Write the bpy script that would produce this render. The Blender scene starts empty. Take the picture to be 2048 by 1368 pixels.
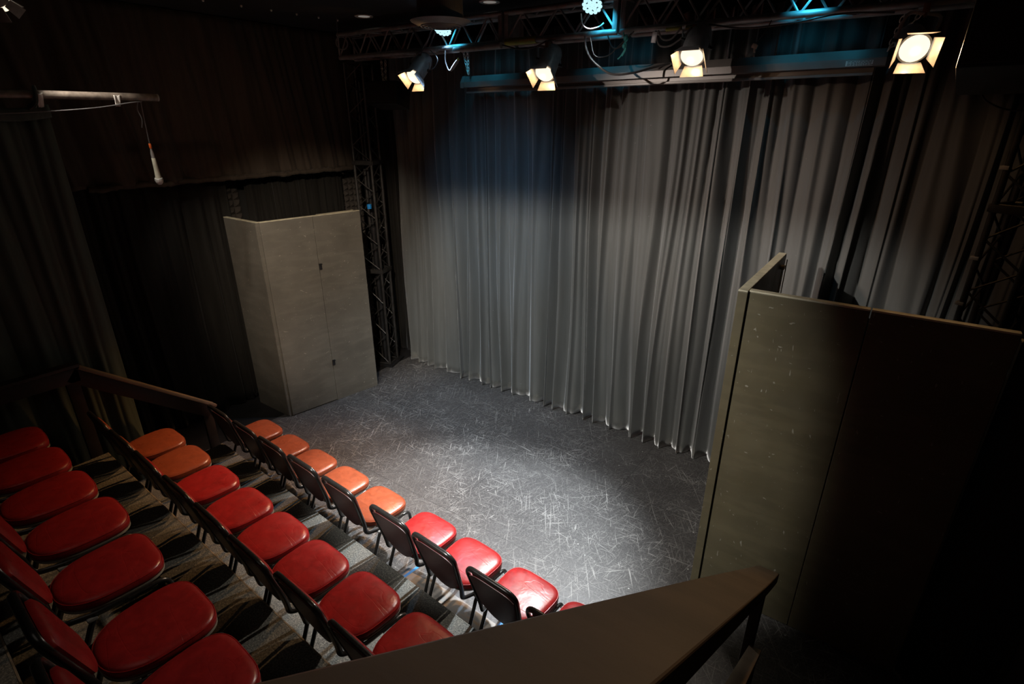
import bpy, bmesh, math, random
from mathutils import Vector, Matrix, noise
random.seed(7)
PI = math.pi
R = math.radians
C = bpy.context.scene.collection
scene = bpy.context.scene

# ------------------------------------------------------------------ camera
F_PX = 1078.0
cam_d = bpy.data.cameras.new('camera')
cam = bpy.data.objects.new('camera', cam_d)
C.objects.link(cam)
cam_d.sensor_width = 36.0
cam_d.lens = F_PX / 2048 * 36.0
cam_d.clip_start = 0.05
pitch, yaw = R(22.4), R(35.3)
fw = Vector((-math.sin(yaw) * math.cos(pitch), math.cos(yaw) * math.cos(pitch), -math.sin(pitch)))
rt = Vector((math.cos(yaw), math.sin(yaw), 0))
up = rt.cross(fw)
m = Matrix((rt, up, -fw)).transposed().to_4x4()
m.translation = Vector((0, 0, 3.48))
cam.matrix_world = m
scene.camera = cam

# ------------------------------------------------------------------ world, colour management
scene.view_settings.view_transform = 'Standard'
scene.view_settings.look = 'None'
scene.view_settings.gamma = 1.0
scene.view_settings.use_curve_mapping = False
scene.view_settings.exposure = 0.0
w = bpy.data.worlds.new('world')
scene.world = w
w.use_nodes = True
w.node_tree.nodes['Background'].inputs[0].default_value = (0.75, 0.8, 0.9, 1)
w.node_tree.nodes['Background'].inputs[1].default_value = 0.004

WARM = (1.0, 0.60, 0.30)
NEUT = (1.0, 0.90, 0.78)
COOL = (0.62, 0.80, 1.0)
LED = (0.18, 0.62, 1.0)


def spot(name, loc, target, power, color, angle=50, blend=0.6, size=0.06):
    l = bpy.data.lights.new(name, 'SPOT')
    l.energy = power
    l.color = color
    l.spot_size = R(angle)
    l.spot_blend = blend
    l.shadow_soft_size = size
    o = bpy.data.objects.new(name, l)
    C.objects.link(o)
    o.location = loc
    o.rotation_euler = (Vector(target) - Vector(loc)).to_track_quat('-Z', 'Y').to_euler()
    return o


# front-of-house spotlights above the seats, out of frame, aimed at the stage
spot('front_spot_wide', (-3.0, -0.3, 4.42), (-2.6, 4.1, 1.55), 980, (1.0, 0.96, 0.89), 60, 0.45, 0.012)
spot('front_spot_left', (-1.9, 0.9, 4.42), (-5.55, 4.0, 1.75), 680, (1.0, 0.82, 0.64), 36, 0.7)
spot('front_spot_centre', (-3.9, 0.3, 4.42), (-1.65, 5.3, 2.6), 900, (1.0, 0.84, 0.74), 31, 1.0, 0.04)
spot('front_spot_far_right', (-3.6, 0.1, 4.42), (-0.5, 5.3, 2.75), 260, (1.0, 0.62, 0.42), 23, 0.9, 0.04)
spot('front_spot_cool', (-1.6, -0.2, 4.42), (-4.0, 5.2, 0.6), 560, (0.80, 0.92, 1.0), 40, 1.0, 0.04)
spot('front_spot_blue', (-2.9, -0.2, 4.42), (-1.05, 5.3, 2.6), 260, (0.15, 0.48, 1.0), 11, 1.0, 0.04)
spot('wall_fill_spot', (-3.4, 0.6, 4.42), (-6.4, 4.2, 3.0), 20, (1.0, 0.62, 0.42), 50, 1.0)  # added warm fill so the left wall valance shows
spot('front_spot_blue', (-2.6, -0.2, 4.42), (-4.0, 5.3, 2.5), 480, (0.26, 0.58, 1.0), 26, 1.0, 0.04)
# added dim fill over the seats in place of ambient light
al = bpy.data.lights.new('fill_light', 'AREA')
al.energy = 2.0
al.color = (1.0, 0.88, 0.75)
al.shape = 'RECTANGLE'
al.size = 2.5
al.size_y = 1.0
ao = bpy.data.objects.new('fill_light', al)
C.objects.link(ao)
ao.location = (-2.0, -0.6, 4.4)


# ------------------------------------------------------------------ node helpers
def newmat(name):
    mt = bpy.data.materials.new(name)
    mt.use_nodes = True
    nt = mt.node_tree
    b = nt.nodes['Principled BSDF']
    return mt, nt, b


def N(nt, typ, **kw):
    n = nt.nodes.new(typ)
    for k, v in kw.items():
        setattr(n, k, v)
    return n


def ramp(nt, src, stops):
    r = nt.nodes.new('ShaderNodeValToRGB')
    els = r.color_ramp.elements
    while len(els) < len(stops):
        els.new(0.5)
    for e, (p, c) in zip(els, stops):
        e.position = p
        e.color = (c, c, c, 1) if not isinstance(c, tuple) else (*c, 1)
    nt.links.new(src, r.inputs[0])
    return r.outputs[0]


def coords(nt, scale=(1, 1, 1), rot=(0, 0, 0), kind='Object', loc=(0, 0, 0)):
    tc = nt.nodes.new('ShaderNodeTexCoord')
    mp = nt.nodes.new('ShaderNodeMapping')
    mp.inputs['Scale'].default_value = scale
    mp.inputs['Rotation'].default_value = rot
    mp.inputs['Location'].default_value = loc
    nt.links.new(tc.outputs[kind], mp.inputs[0])
    return mp.outputs[0]


def coords_rot(nt, scale=(1, 1, 1), rot=(0, 0, 0), kind='Object', loc=(0, 0, 0)):
    """turn the coordinates first, then stretch them"""
    v = coords(nt, (1, 1, 1), rot, kind, loc)
    mp = nt.nodes.new('ShaderNodeMapping')
    mp.inputs['Scale'].default_value = scale
    nt.links.new(v, mp.inputs[0])
    return mp.outputs[0]


def noise_tex(nt, vec, scale, detail=3, rough=0.5, dist=0.0):
    n = nt.nodes.new('ShaderNodeTexNoise')
    n.inputs['Scale'].default_value = scale
    n.inputs['Detail'].default_value = detail
    n.inputs['Roughness'].default_value = rough
    n.inputs['Distortion'].default_value = dist
    nt.links.new(vec, n.inputs['Vector'])
    return n.outputs['Fac']


def mix(nt, fac, a, b, mode='MIX'):
    x = nt.nodes.new('ShaderNodeMix')
    x.data_type = 'RGBA'
    x.blend_type = mode
    for s, v in ((0, fac), (6, a), (7, b)):
        if isinstance(v, (tuple, float, int)):
            if isinstance(v, tuple):
                v = (*v[:3], 1)
            x.inputs[s].default_value = v
        else:
            nt.links.new(v, x.inputs[s])
    return x.outputs[2]


def mth(nt, op, a, b=None):
    x = nt.nodes.new('ShaderNodeMath')
    x.operation = op
    for s, v in ((0, a), (1, b)):
        if v is None:
            continue
        if isinstance(v, (float, int)):
            x.inputs[s].default_value = v
        else:
            nt.links.new(v, x.inputs[s])
    return x.outputs[0]


def bump(nt, b, h, strength=0.2, dist=0.01):
    bp = nt.nodes.new('ShaderNodeBump')
    bp.inputs['Strength'].default_value = strength
    bp.inputs['Distance'].default_value = dist
    nt.links.new(h, bp.inputs['Height'])
    nt.links.new(bp.outputs[0], b.inputs['Normal'])


def simple(name, col, rough=0.5, metal=0.0, var=0.25, scale=8.0, bmp=0.0, coat=0.0):
    mt, nt, b = newmat(name)
    v = coords(nt)
    n = noise_tex(nt, v, scale, 4)
    c1 = tuple(x * (1 - var) for x in col)
    c2 = tuple(min(1, x * (1 + var)) for x in col)
    nt.links.new(ramp(nt, n, [(0.3, c1), (0.7, c2)]), b.inputs['Base Color'])
    b.inputs['Roughness'].default_value = rough
    b.inputs['Metallic'].default_value = metal
    if coat:
        b.inputs['Coat Weight'].default_value = coat
        b.inputs['Coat Roughness'].default_value = 0.2
    if bmp:
        n2 = noise_tex(nt, v, scale * 12, 3)
        bump(nt, b, n2, bmp)
    return mt


def emissive(name, col, strength):
    mt, nt, b = newmat(name)
    b.inputs['Base Color'].default_value = (0.05, 0.05, 0.05, 1)
    b.inputs['Emission Color'].default_value = (*col, 1)
    b.inputs['Emission Strength'].default_value = strength
    return mt


def scratch_layer(nt, vec_kind, rot, dens, thr, offset, dist=0.6):
    """thin dashes: strongly stretched noise, thresholded"""
    v = coords_rot(nt, (dens * 0.035, dens, 1), (0, 0, rot), vec_kind, offset)
    n = noise_tex(nt, v, 1.0, 1.5, 0.45, dist)
    return ramp(nt, n, [(thr, 0.0), (thr + 0.018, 1.0)])


def mat_stage():
    mt, nt, b = newmat('stage_floor_paint')
    v = coords(nt)
    n1 = noise_tex(nt, v, 1.3, 5, 0.6)
    base = ramp(nt, n1, [(0.3, (0.036, 0.033, 0.032)), (0.7, (0.066, 0.062, 0.061))])
    n2 = noise_tex(nt, v, 60, 4, 0.7)
    base = mix(nt, ramp(nt, n2, [(0.44, 0.0), (0.72, 0.5)]), base, (0.17, 0.165, 0.16))
    # voronoi cells of plywood wear
    tot = None
    rnd = random.Random(3)
    for i in range(13):
        s = scratch_layer(nt, 'Object', PI * i / 13 + rnd.uniform(-.1, .1), rnd.choice([70, 100, 150, 200]),
                          rnd.uniform(0.675, 0.715), (rnd.uniform(0, 50), rnd.uniform(0, 50), 0), 1.1)
        tot = s if tot is None else mth(nt, 'MAXIMUM', tot, s)
    # fade scratches in patches
    n3 = noise_tex(nt, v, 1.8, 4, 0.6)
    fac = mth(nt, 'MULTIPLY', tot, ramp(nt, n3, [(0.35, 0.15), (0.65, 0.75)]))
    base = mix(nt, fac, base, (0.40, 0.39, 0.37))
    # paint specks
    vo = nt.nodes.new('ShaderNodeTexVoronoi')
    vo.inputs['Scale'].default_value = 9
    vd = coords(nt, (1, 1.3, 1))
    nt.links.new(vd, vo.inputs['Vector'])
    dots = ramp(nt, vo.outputs['Distance'], [(0.045, 1.0), (0.07, 0.0)])
    sel = nt.nodes.new('ShaderNodeSeparateColor')
    nt.links.new(vo.outputs['Color'], sel.inputs[0])
    pick = ramp(nt, sel.outputs[0], [(0.72, 0.0), (0.74, 1.0)])
    dots = mth(nt, 'MULTIPLY', dots, pick)
    base = mix(nt, dots, base, (0.5, 0.5, 0.48))
    # board seams
    br = nt.nodes.new('ShaderNodeTexBrick')
    br.inputs['Scale'].default_value = 1.0
    br.inputs['Mortar Size'].default_value = 0.003
    br.inputs['Brick Width'].default_value = 2.44
    br.inputs['Row Height'].default_value = 1.22
    br.inputs['Mortar Smooth'].default_value = 0.1
    vb = coords(nt, (1, 1, 1), (0, 0, 0), 'Object', (0.5, 0.6, 0))
    nt.links.new(vb, br.inputs['Vector'])
    base = mix(nt, mth(nt, 'MULTIPLY', br.outputs['Fac'], 0.7), base, (0.012, 0.012, 0.012))
    nt.links.new(base, b.inputs['Base Color'])
    rr = ramp(nt, noise_tex(nt, v, 25, 4), [(0.3, 0.38), (0.7, 0.58)])
    nt.links.new(rr, b.inputs['Roughness'])
    h = mth(nt, 'ADD', mth(nt, 'MULTIPLY', tot, 0.6), n2)
    bump(nt, b, h, 0.25, 0.003)
    return mt


def mat_velvet(name, col, sheen=0.5, dust=0.0, zdust=0.0, rough=0.9):
    mt, nt, b = newmat(name)
    v = coords(nt)
    n = noise_tex(nt, coords(nt, (14, 14, 1.2)), 1.0, 5, 0.6)
    c1 = tuple(x * 0.75 for x in col)
    c2 = tuple(x * 1.25 for x in col)
    base = ramp(nt, n, [(0.3, c1), (0.7, c2)])
    if dust:
        sp = nt.nodes.new('ShaderNodeSeparateXYZ')
        nt.links.new(v, sp.inputs[0])
        nz = noise_tex(nt, coords(nt, (9, 9, 3)), 1.0, 4, 0.6)
        zz = mth(nt, 'ADD', sp.outputs[2], mth(nt, 'MULTIPLY', mth(nt, 'SUBTRACT', nz, 0.5), 0.35))
        f1 = ramp(nt, zz, [(0.01, 0.9), (0.10, 0.28)])
        f2 = ramp(nt, mth(nt, 'MULTIPLY', zz, 0.5), [(0.05, 0.35), (0.75, 0.0)])
        base = mix(nt, mth(nt, 'MULTIPLY', mth(nt, 'MAXIMUM', f1, f2), dust), base, (0.22, 0.215, 0.185))
        vo = nt.nodes.new('ShaderNodeTexVoronoi')
        vo.inputs['Scale'].default_value = 7
        nt.links.new(v, vo.inputs['Vector'])
        lint = ramp(nt, vo.outputs['Distance'], [(0.02, 0.6), (0.035, 0.0)])
        base = mix(nt, lint, base, (0.3, 0.3, 0.3))
    nt.links.new(base, b.inputs['Base Color'])
    b.inputs['Roughness'].default_value = rough
    b.inputs['Sheen Weight'].default_value = sheen
    b.inputs['Sheen Roughness'].default_value = 0.35
    b.inputs['Specular IOR Level'].default_value = 0.15
    bump(nt, b, noise_tex(nt, v, 180, 3), 0.25, 0.002)
    return mt


def mat_flat(name, col, wear=0.5):
    """painted plywood with scuffs and roller patches"""
    mt, nt, b = newmat(name)
    v = coords(nt, (1, 1, 1))
    n1 = noise_tex(nt, v, 2.2, 5, 0.6)
    base = ramp(nt, n1, [(0.3, tuple(x * 0.82 for x in col)), (0.7, tuple(x * 1.18 for x in col))])
    n2 = noise_tex(nt, coords(nt, (1, 1, 5)), 3, 3, 0.5)
    base = mix(nt, ramp(nt, n2, [(0.5, 0.0), (0.62, 0.25)]), base, tuple(x * 1.5 for x in col))
    tot = None
    rnd = random.Random(len(name))
    for i in range(4):
        # scratches on the vertical face: use (x+y, z)
        vv = coords_rot(nt, (45, 45, 3.0), (R(rnd.uniform(-75, 75)), R(rnd.uniform(-75, 75)), 0), 'Object',
                        (rnd.uniform(0, 30), rnd.uniform(0, 30), rnd.uniform(0, 30)))
        n = noise_tex(nt, vv, 1.0, 2, 0.5, 0.4)
        s = ramp(nt, n, [(0.735, 0.0), (0.755, 1.0)])
        tot = s if tot is None else mth(nt, 'MAXIMUM', tot, s)
    base = mix(nt, mth(nt, 'MULTIPLY', tot, wear), base, (0.30, 0.29, 0.24))
    nt.links.new(base, b.inputs['Base Color'])
    nt.links.new(ramp(nt, noise_tex(nt, v, 6, 4), [(0.3, 0.42), (0.7, 0.6)]), b.inputs['Roughness'])
    bump(nt, b, noise_tex(nt, v, 70, 3), 0.08, 0.003)
    return mt


def mat_vinyl(name, col):
    mt, nt, b = newmat(name)
    v = coords(nt)
    oi = nt.nodes.new('ShaderNodeObjectInfo')
    va = nt.nodes.new('ShaderNodeVectorMath')
    va.operation = 'ADD'
    nt.links.new(v, va.inputs[0])
    nt.links.new(oi.outputs['Random'], va.inputs[1])
    n1 = noise_tex(nt, va.outputs[0], 16, 6, 0.65, 0.8)
    base = ramp(nt, n1, [(0.28, tuple(x * 0.72 for x in col)), (0.72, tuple(x * 1.25 for x in col))])
    nt.links.new(base, b.inputs['Base Color'])
    nt.links.new(ramp(nt, noise_tex(nt, va.outputs[0], 11, 4), [(0.3, 0.26), (0.7, 0.40)]), b.inputs['Roughness'])
    h = mth(nt, 'ADD', noise_tex(nt, va.outputs[0], 5.5, 3, 0.5, 0.6),
            mth(nt, 'MULTIPLY', noise_tex(nt, va.outputs[0], 260, 2), 0.05))
    # one or two creases across the cushion
    vc = coords(nt, (2.2, 11, 1), (0, 0, 0.5))
    n4 = noise_tex(nt, vc, 1.0, 1, 0.4, 0.4)
    crease = ramp(nt, mth(nt, 'ABSOLUTE', mth(nt, 'SUBTRACT', n4, 0.62)), [(0.0, 0.0), (0.012, 0.1)])
    h = mth(nt, 'ADD', h, crease)
    bump(nt, b, h, 0.35, 0.012)
    return mt


def mat_carpet():
    mt, nt, b = newmat('speckled_carpet')
    v = coords(nt)
    n = noise_tex(nt, v, 95, 5, 0.9)
    base = ramp(nt, n, [(0.36, (0.045, 0.047, 0.045)), (0.5, (0.12, 0.12, 0.11)), (0.66, (0.40, 0.38, 0.33))])
    n2 = noise_tex(nt, coords(nt, (2, 9, 1)), 1.3, 3)
    base = mix(nt, ramp(nt, n2, [(0.4, 0.0), (0.7, 0.35)]), base, (0.08, 0.085, 0.08))
    nt.links.new(base, b.inputs['Base Color'])
    b.inputs['Roughness'].default_value = 0.95
    b.inputs['Specular IOR Level'].default_value = 0.1
    bump(nt, b, n, 0.5, 0.004)
    return mt


def mat_floor_worn_gloss():  # worn floor paint and dirt, with lamp reflection painted in as pale tone
    mt, nt, b = newmat('worn_gloss_patch')
    v = coords(nt)
    n = noise_tex(nt, coords(nt, (1.4, 6, 1)), 2.0, 5, 0.65)
    base = ramp(nt, n, [(0.3, (0.11, 0.10, 0.09)), (0.5, (0.24, 0.23, 0.22)), (0.68, (0.32, 0.20, 0.11))])
    nt.links.new(base, b.inputs['Base Color'])
    b.inputs['Roughness'].default_value = 0.4
    return mt


M = {}
M['stage'] = mat_stage()
M['black_floor'] = simple('black_side_floor', (0.012, 0.011, 0.011), 0.6, 0, 0.4, 5)
M['wall'] = simple('black_wall', (0.012, 0.012, 0.011), 0.85, 0, 0.3, 3, 0.1)
M['ceil'] = simple('black_ceiling', (0.016, 0.016, 0.015), 0.9, 0, 0.3, 3)
M['velvet'] = mat_velvet('grey_black_velvet', (0.043, 0.049, 0.055), 0.75, 1.0)
M['drape'] = mat_velvet('black_drape', (0.015, 0.014, 0.012), 0.08)
M['drape_green'] = mat_velvet('dark_green_drape', (0.075, 0.092, 0.080), 0.1)
M['valance'] = mat_velvet('black_valance', (0.062, 0.049, 0.038), 0.1)
M['flat_l'] = mat_flat('grey_brown_painted_ply', (0.125, 0.117, 0.098), 0.8)
M['flat_r'] = mat_flat('olive_black_painted_ply', (0.084, 0.073, 0.042), 0.6)
M['edge'] = simple('bare_timber_edge', (0.48, 0.45, 0.33), 0.6, 0, 0.2, 14)
M['vinyl'] = mat_vinyl('red_vinyl', (0.30, 0.016, 0.016))
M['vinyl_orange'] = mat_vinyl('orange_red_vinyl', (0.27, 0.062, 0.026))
M['vinyl_back'] = simple('maroon_back_shell', (0.045, 0.016, 0.015), 0.45, 0, 0.2, 10)
M['tube'] = simple('black_tube_enamel', (0.018, 0.017, 0.016), 0.28, 0.0, 0.3, 60, 0.05, 0.6)
M['cap'] = simple('grey_plastic', (0.25, 0.25, 0.24), 0.5)
M['pan'] = simple('pale_seat_pan_edge', (0.35, 0.32, 0.27), 0.45)
M['carpet'] = mat_carpet()
M['riser'] = simple('black_riser', (0.012, 0.011, 0.010), 0.8, 0, 0.3, 6)
M['nosing'] = simple('worn_wood_nosing', (0.22, 0.18, 0.13), 0.5, 0, 0.3, 18)
M['rail'] = simple('brown_black_painted_rail', (0.15, 0.118, 0.092), 0.42, 0, 0.25, 5, 0.05)
M['rail_dark'] = simple('dark_rail_paint', (0.020, 0.014, 0.012), 0.5, 0, 0.25, 5)
M['truss'] = simple('dark_steel_truss', (0.26, 0.255, 0.25), 0.45, 0.2, 0.3, 12)
M['tower'] = simple('black_steel_tower', (0.05, 0.048, 0.046), 0.4, 0.4, 0.3, 12)
M['black_metal'] = simple('black_metal', (0.020, 0.020, 0.021), 0.4, 0.3, 0.3, 10)
M['lamp_body'] = simple('lamp_housing_metal', (0.42, 0.43, 0.45), 0.4, 0.2, 0.2, 20)
M['chain'] = simple('bright_chain', (0.70, 0.68, 0.62), 0.3, 0.35, 0.1, 20)
M['screen'] = simple('screen_case_paint', (0.20, 0.185, 0.17), 0.35, 0.1, 0.1, 6)
M['label'] = simple('pale_label', (0.55, 0.52, 0.48), 0.6)
M['label_ink'] = simple('label_ink', (0.05, 0.05, 0.05), 0.6)
M['foam'] = simple('charcoal_foam', (0.045, 0.038, 0.032), 0.9, 0, 0.2, 20)
M['pipe'] = simple('worn_grey_brown_pipe', (0.17, 0.14, 0.115), 0.5, 0.2, 0.35, 22)
M['cable'] = simple('grey_cable', (0.11, 0.11, 0.11), 0.45)
M['cable_black'] = simple('black_cable', (0.03, 0.03, 0.03), 0.45)
M['mic'] = simple('champagne_mic_body', (0.60, 0.60, 0.48), 0.5, 0.0)
M['mic_grille'] = simple('mic_grille_mesh', (0.55, 0.55, 0.52), 0.5, 0.1, 0.4, 200)
M['orange'] = simple('orange_tape', (0.85, 0.16, 0.03), 0.5)
M['blue_tape'] = simple('blue_tape', (0.01, 0.22, 0.62), 0.5)
M['yellow_tape'] = simple('yellow_green_tape', (0.25, 0.26, 0.05), 0.5)
M['white_tape'] = simple('white_tape', (0.5, 0.48, 0.45), 0.6)
M['teal'] = simple('teal_rope', (0.05, 0.35, 0.35), 0.6)
M['downlight'] = simple('downlight_trim', (0.75, 0.68, 0.60), 0.5)
M['duct'] = simple('dark_duct_metal', (0.16, 0.165, 0.175), 0.5, 0.1)
M['lens_warm'] = emissive('warm_lens', (1.0, 0.84, 0.60), 1.4)
M['lens_led'] = emissive('led_lens', (0.55, 0.90, 1.0), 1.1)
M['glass_glow'] = emissive('glow_downlight_glass', (1.0, 0.9, 0.8), 0.16)  # glow added in place of light falling on the unlit glass
M['worn'] = mat_floor_worn_gloss()  # wear plus reflected light put into the colour
M['brass'] = simple('coppery_clamp', (0.45, 0.20, 0.12), 0.4, 0.7)


# ------------------------------------------------------------------ mesh helpers
class MB:
    def __init__(self):
        self.bm = bmesh.new()

    def box(self, c, s, rot=None, bev=0.0, seg=2):
        r = bmesh.ops.create_cube(self.bm, size=1.0)
        vs = r['verts']
        bmesh.ops.scale(self.bm, vec=s, verts=vs)
        if bev > 0:
            es = list({e for v in vs for e in v.link_edges})
            rb = bmesh.ops.bevel(self.bm, geom=es, offset=bev, segments=seg, affect='EDGES', profile=0.6)
            vs = list({v for f in rb['faces'] for v in f.verts} | {v for v in vs if v.is_valid})
        mt = Matrix.Translation(c)
        if rot is not None:
            mt = mt @ (rot.to_4x4() if isinstance(rot, Matrix) else rot)
        bmesh.ops.transform(self.bm, matrix=mt, verts=vs)
        return self

    def beam(self, a, b, wd, ht, bev=0.0, upv=(0, 0, 1)):
        """box from a to b; width across, height along up"""
        a, b = Vector(a), Vector(b)
        y = (b - a).normalized()
        x = y.cross(Vector(upv)).normalized()
        z = x.cross(y)
        rot = Matrix((x, y, z)).transposed()
        return self.box((a + b) / 2, (wd, (b - a).length, ht), rot, bev)

    def tube(self, pts, r, seg=10, closed=False, flat=1.0):
        pts = [Vector(p) for p in pts]
        n = len(pts)
        rings = []
        t0 = (pts[1] - pts[0]).normalized()
        ref = Vector((0, 0, 1)) if abs(t0.z) < 0.9 else Vector((1, 0, 0))
        nrm = t0.cross(ref).normalized()
        for i in range(n):
            if closed:
                t = (pts[(i + 1) % n] - pts[i - 1]).normalized()
            elif i == 0:
                t = t0
            elif i == n - 1:
                t = (pts[-1] - pts[-2]).normalized()
            else:
                t = ((pts[i + 1] - pts[i]).normalized() + (pts[i] - pts[i - 1]).normalized()).normalized()
            nrm = (nrm - t * nrm.dot(t)).normalized()
            bn = t.cross(nrm)
            rr = r[i] if isinstance(r, (list, tuple)) else r
            rings.append([self.bm.verts.new(pts[i] + nrm * math.cos(2 * PI * k / seg) * rr +
                                            bn * math.sin(2 * PI * k / seg) * rr * flat) for k in range(seg)])
        m_ = n if closed else n - 1
        for i in range(m_):
            A, B = rings[i], rings[(i + 1) % n]
            for k in range(seg):
                self.bm.faces.new((A[k], A[(k + 1) % seg], B[(k + 1) % seg], B[k]))
        if not closed:
            self.bm.faces.new(list(reversed(rings[0])))
            self.bm.faces.new(rings[-1])
        return self

    def lathe(self, prof, mat=None, seg=32, capb=True, capt=True):
        """prof: list of (radius, z); mat: 4x4 placing it"""
        mat = mat or Matrix()
        rings = []
        for r, z in prof:
            rings.append([self.bm.verts.new(mat @ Vector((r * math.cos(2 * PI * k / seg), r * math.sin(2 * PI * k / seg), z)))
                          for k in range(seg)])
        for A, B in zip(rings[:-1], rings[1:]):
            for k in range(seg):
                self.bm.faces.new((A[k], A[(k + 1) % seg], B[(k + 1) % seg], B[k]))
        if capb:
            self.bm.faces.new(list(reversed(rings[0])))
        if capt:
            self.bm.faces.new(rings[-1])
        return self

    def loft(self, rings, cap=True):
        rs = [[self.bm.verts.new(p) for p in ring] for ring in rings]
        n = len(rs[0])
        for A, B in zip(rs[:-1], rs[1:]):
            for k in range(n):
                self.bm.faces.new((A[k], A[(k + 1) % n], B[(k + 1) % n], B[k]))
        if cap:
            self.bm.faces.new(list(reversed(rs[0])))
            self.bm.faces.new(rs[-1])
        return self

    def grid(self, fn, nu, nv):
        g = [[self.bm.verts.new(fn(i / nu, j / nv)) for j in range(nv + 1)] for i in range(nu + 1)]
        for i in range(nu):
            for j in range(nv):
                self.bm.faces.new((g[i][j], g[i + 1][j], g[i + 1][j + 1], g[i][j + 1]))
        return self

    def build(self, name, mat, parent=None, smooth=True, angle=38):
        bmesh.ops.recalc_face_normals(self.bm, faces=self.bm.faces[:])
        me = bpy.data.meshes.new(name)
        self.bm.to_mesh(me)
        self.bm.free()
        me.materials.append(mat)
        if smooth:
            for p in me.polygons:
                p.use_smooth = True
            me.set_sharp_from_angle(angle=R(angle))
        o = bpy.data.objects.new(name, me)
        C.objects.link(o)
        if parent:
            o.parent = parent
            o.matrix_parent_inverse = Matrix()
        return o


def tag(o, label=None, cat=None, group=None, kind=None):
    if label:
        o['label'] = label
    if cat:
        o['category'] = cat
    if group:
        o['group'] = group
    if kind:
        o['kind'] = kind
    return o


def thing(name, label, cat, loc=(0, 0, 0), rz=0.0, group=None):
    o = bpy.data.objects.new(name, None)
    o.empty_display_size = 0.1
    C.objects.link(o)
    o.location = loc
    o.rotation_euler = (0, 0, rz)
    return tag(o, label, cat, group)


def copy_tree(o, parent=None):
    c = o.copy()
    C.objects.link(c)
    c.parent = parent
    for ch in list(o.children):
        copy_tree(ch, c)
    return c


def smooth_path(pts, n=8):
    """Catmull-Rom"""
    P = [Vector(p) for p in pts]
    P = [P[0] * 2 - P[1]] + P + [P[-1] * 2 - P[-2]]
    out = []
    for i in range(1, len(P) - 2):
        for k in range(n):
            t = k / n
            a, b, c, d = P[i - 1], P[i], P[i + 1], P[i + 2]
            out.append(0.5 * ((2 * b) + (c - a) * t + (2 * a - 5 * b + 4 * c - d) * t * t + (3 * b - a - 3 * c + d) * t ** 3))
    out.append(P[-2])
    return out


def round_path(pts, rad, n=6):
    """polyline with filleted corners"""
    P = [Vector(p) for p in pts]
    out = [P[0]]
    for i in range(1, len(P) - 1):
        r = rad[i - 1] if isinstance(rad, (list, tuple)) else rad
        a = (P[i - 1] - P[i]).normalized()
        b = (P[i + 1] - P[i]).normalized()
        p0, p1 = P[i] + a * r, P[i] + b * r
        for k in range(n + 1):
            t = k / n
            out.append(p0 * (1 - t) ** 2 + P[i] * 2 * t * (1 - t) + p1 * t * t)
    out.append(P[-1])
    return out


def nz(x, y=0.0, z=0.0):
    return noise.noise(Vector((x, y, z)))


def polyline_at(path, s):
    """point and tangent at fraction s by length, smoothly"""
    L = [0]
    for a, b in zip(path[:-1], path[1:]):
        L.append(L[-1] + (Vector(b) - Vector(a)).length)
    d = s * L[-1]
    for i in range(len(path) - 1):
        if d <= L[i + 1] + 1e-9:
            t = (d - L[i]) / (L[i + 1] - L[i])
            a, b = Vector(path[i]), Vector(path[i + 1])
            return a.lerp(b, t), (b - a).normalized(), d
    return Vector(path[-1]), (Vector(path[-1]) - Vector(path[-2])).normalized(), L[-1]


def curtain(name, mat, path, ztop, zbot, fold=0.16, amp=0.055, seed=0, nu=500, nv=30, topf=0.6, hem=None,
            slant=0.0, parent=None, thick=0.006, hemjit=0.02):
    path = [Vector((x, y, 0)) for x, y in path]

    def fn(u, v):
        p, t, d = polyline_at(path, u)
        z = zbot + (ztop - zbot) * v
        n = Vector((t.y, -t.x, 0))
        dd = d + slant * (z - zbot)
        ph = 2 * PI * (dd / fold + 0.75 * nz(dd * 1.3 / fold * 0.35, seed, z * 0.12) + 0.25 * nz(dd / fold, seed + 5, z * 0.3))
        s = 2 * abs(math.sin(ph / 2)) ** 0.8 - 1
        a = amp * (0.75 + 0.7 * nz(dd / fold * 0.6, seed + 9, z * 0.2)) * (topf + (1 - topf) * (1 - v))
        off = a * s + 0.35 * amp * math.sin(2.3 * ph + 3 * nz(dd * 2, seed, z * 0.4)) * 0.5
        off += 0.5 * amp * nz(dd * 1.1, seed + 3, z * 0.5)
        along = 0.30 * a * math.sin(ph)
        zz = z
        if v == 0:
            zz += hemjit * (0.5 + nz(dd * 4, seed))
            zz = max(zz, zbot + 0.002)
        if hem and v < 1.01:
            zz += hem(d) * (1 - v)
        q = p + n * off + t * along
        q.z = zz
        return q
    mb = MB().grid(fn, nu, nv)
    o = mb.build(name, mat, parent, True, 180)
    if thick:
        sm = o.modifiers.new('cloth', 'SOLIDIFY')
        sm.thickness = thick
    return o


# ------------------------------------------------------------------ the setting
def slab(name, mat, c, s):
    o = MB().box(c, s).build(name, mat, None, False)
    tag(o, kind='structure')
    return o


slab('floor', M['stage'], (-1.85, 2.0, -0.05), (8.0, 9.0, 0.1)).location = (0, 0, 0)
slab('floor_side', M['black_floor'], (-6.35, 2.0, -0.05), (1.0, 9.0, 0.1))
slab('ceiling', M['ceil'], (-2.8, 2.0, 4.56), (8.4, 9.0, 0.1))
slab('wall_back', M['wall'], (-2.8, 5.9, 2.25), (8.4, 0.1, 4.52))
slab('wall_left', M['wall'], (-6.88, 2.0, 2.25), (0.1, 9.0, 4.52))
slab('wall_right', M['wall'], (1.2, 2.0, 2.25), (0.1, 9.0, 4.52))
slab('wall_rear', M['wall'], (-2.8, -2.4, 2.25), (8.4, 0.1, 4.52))

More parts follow.
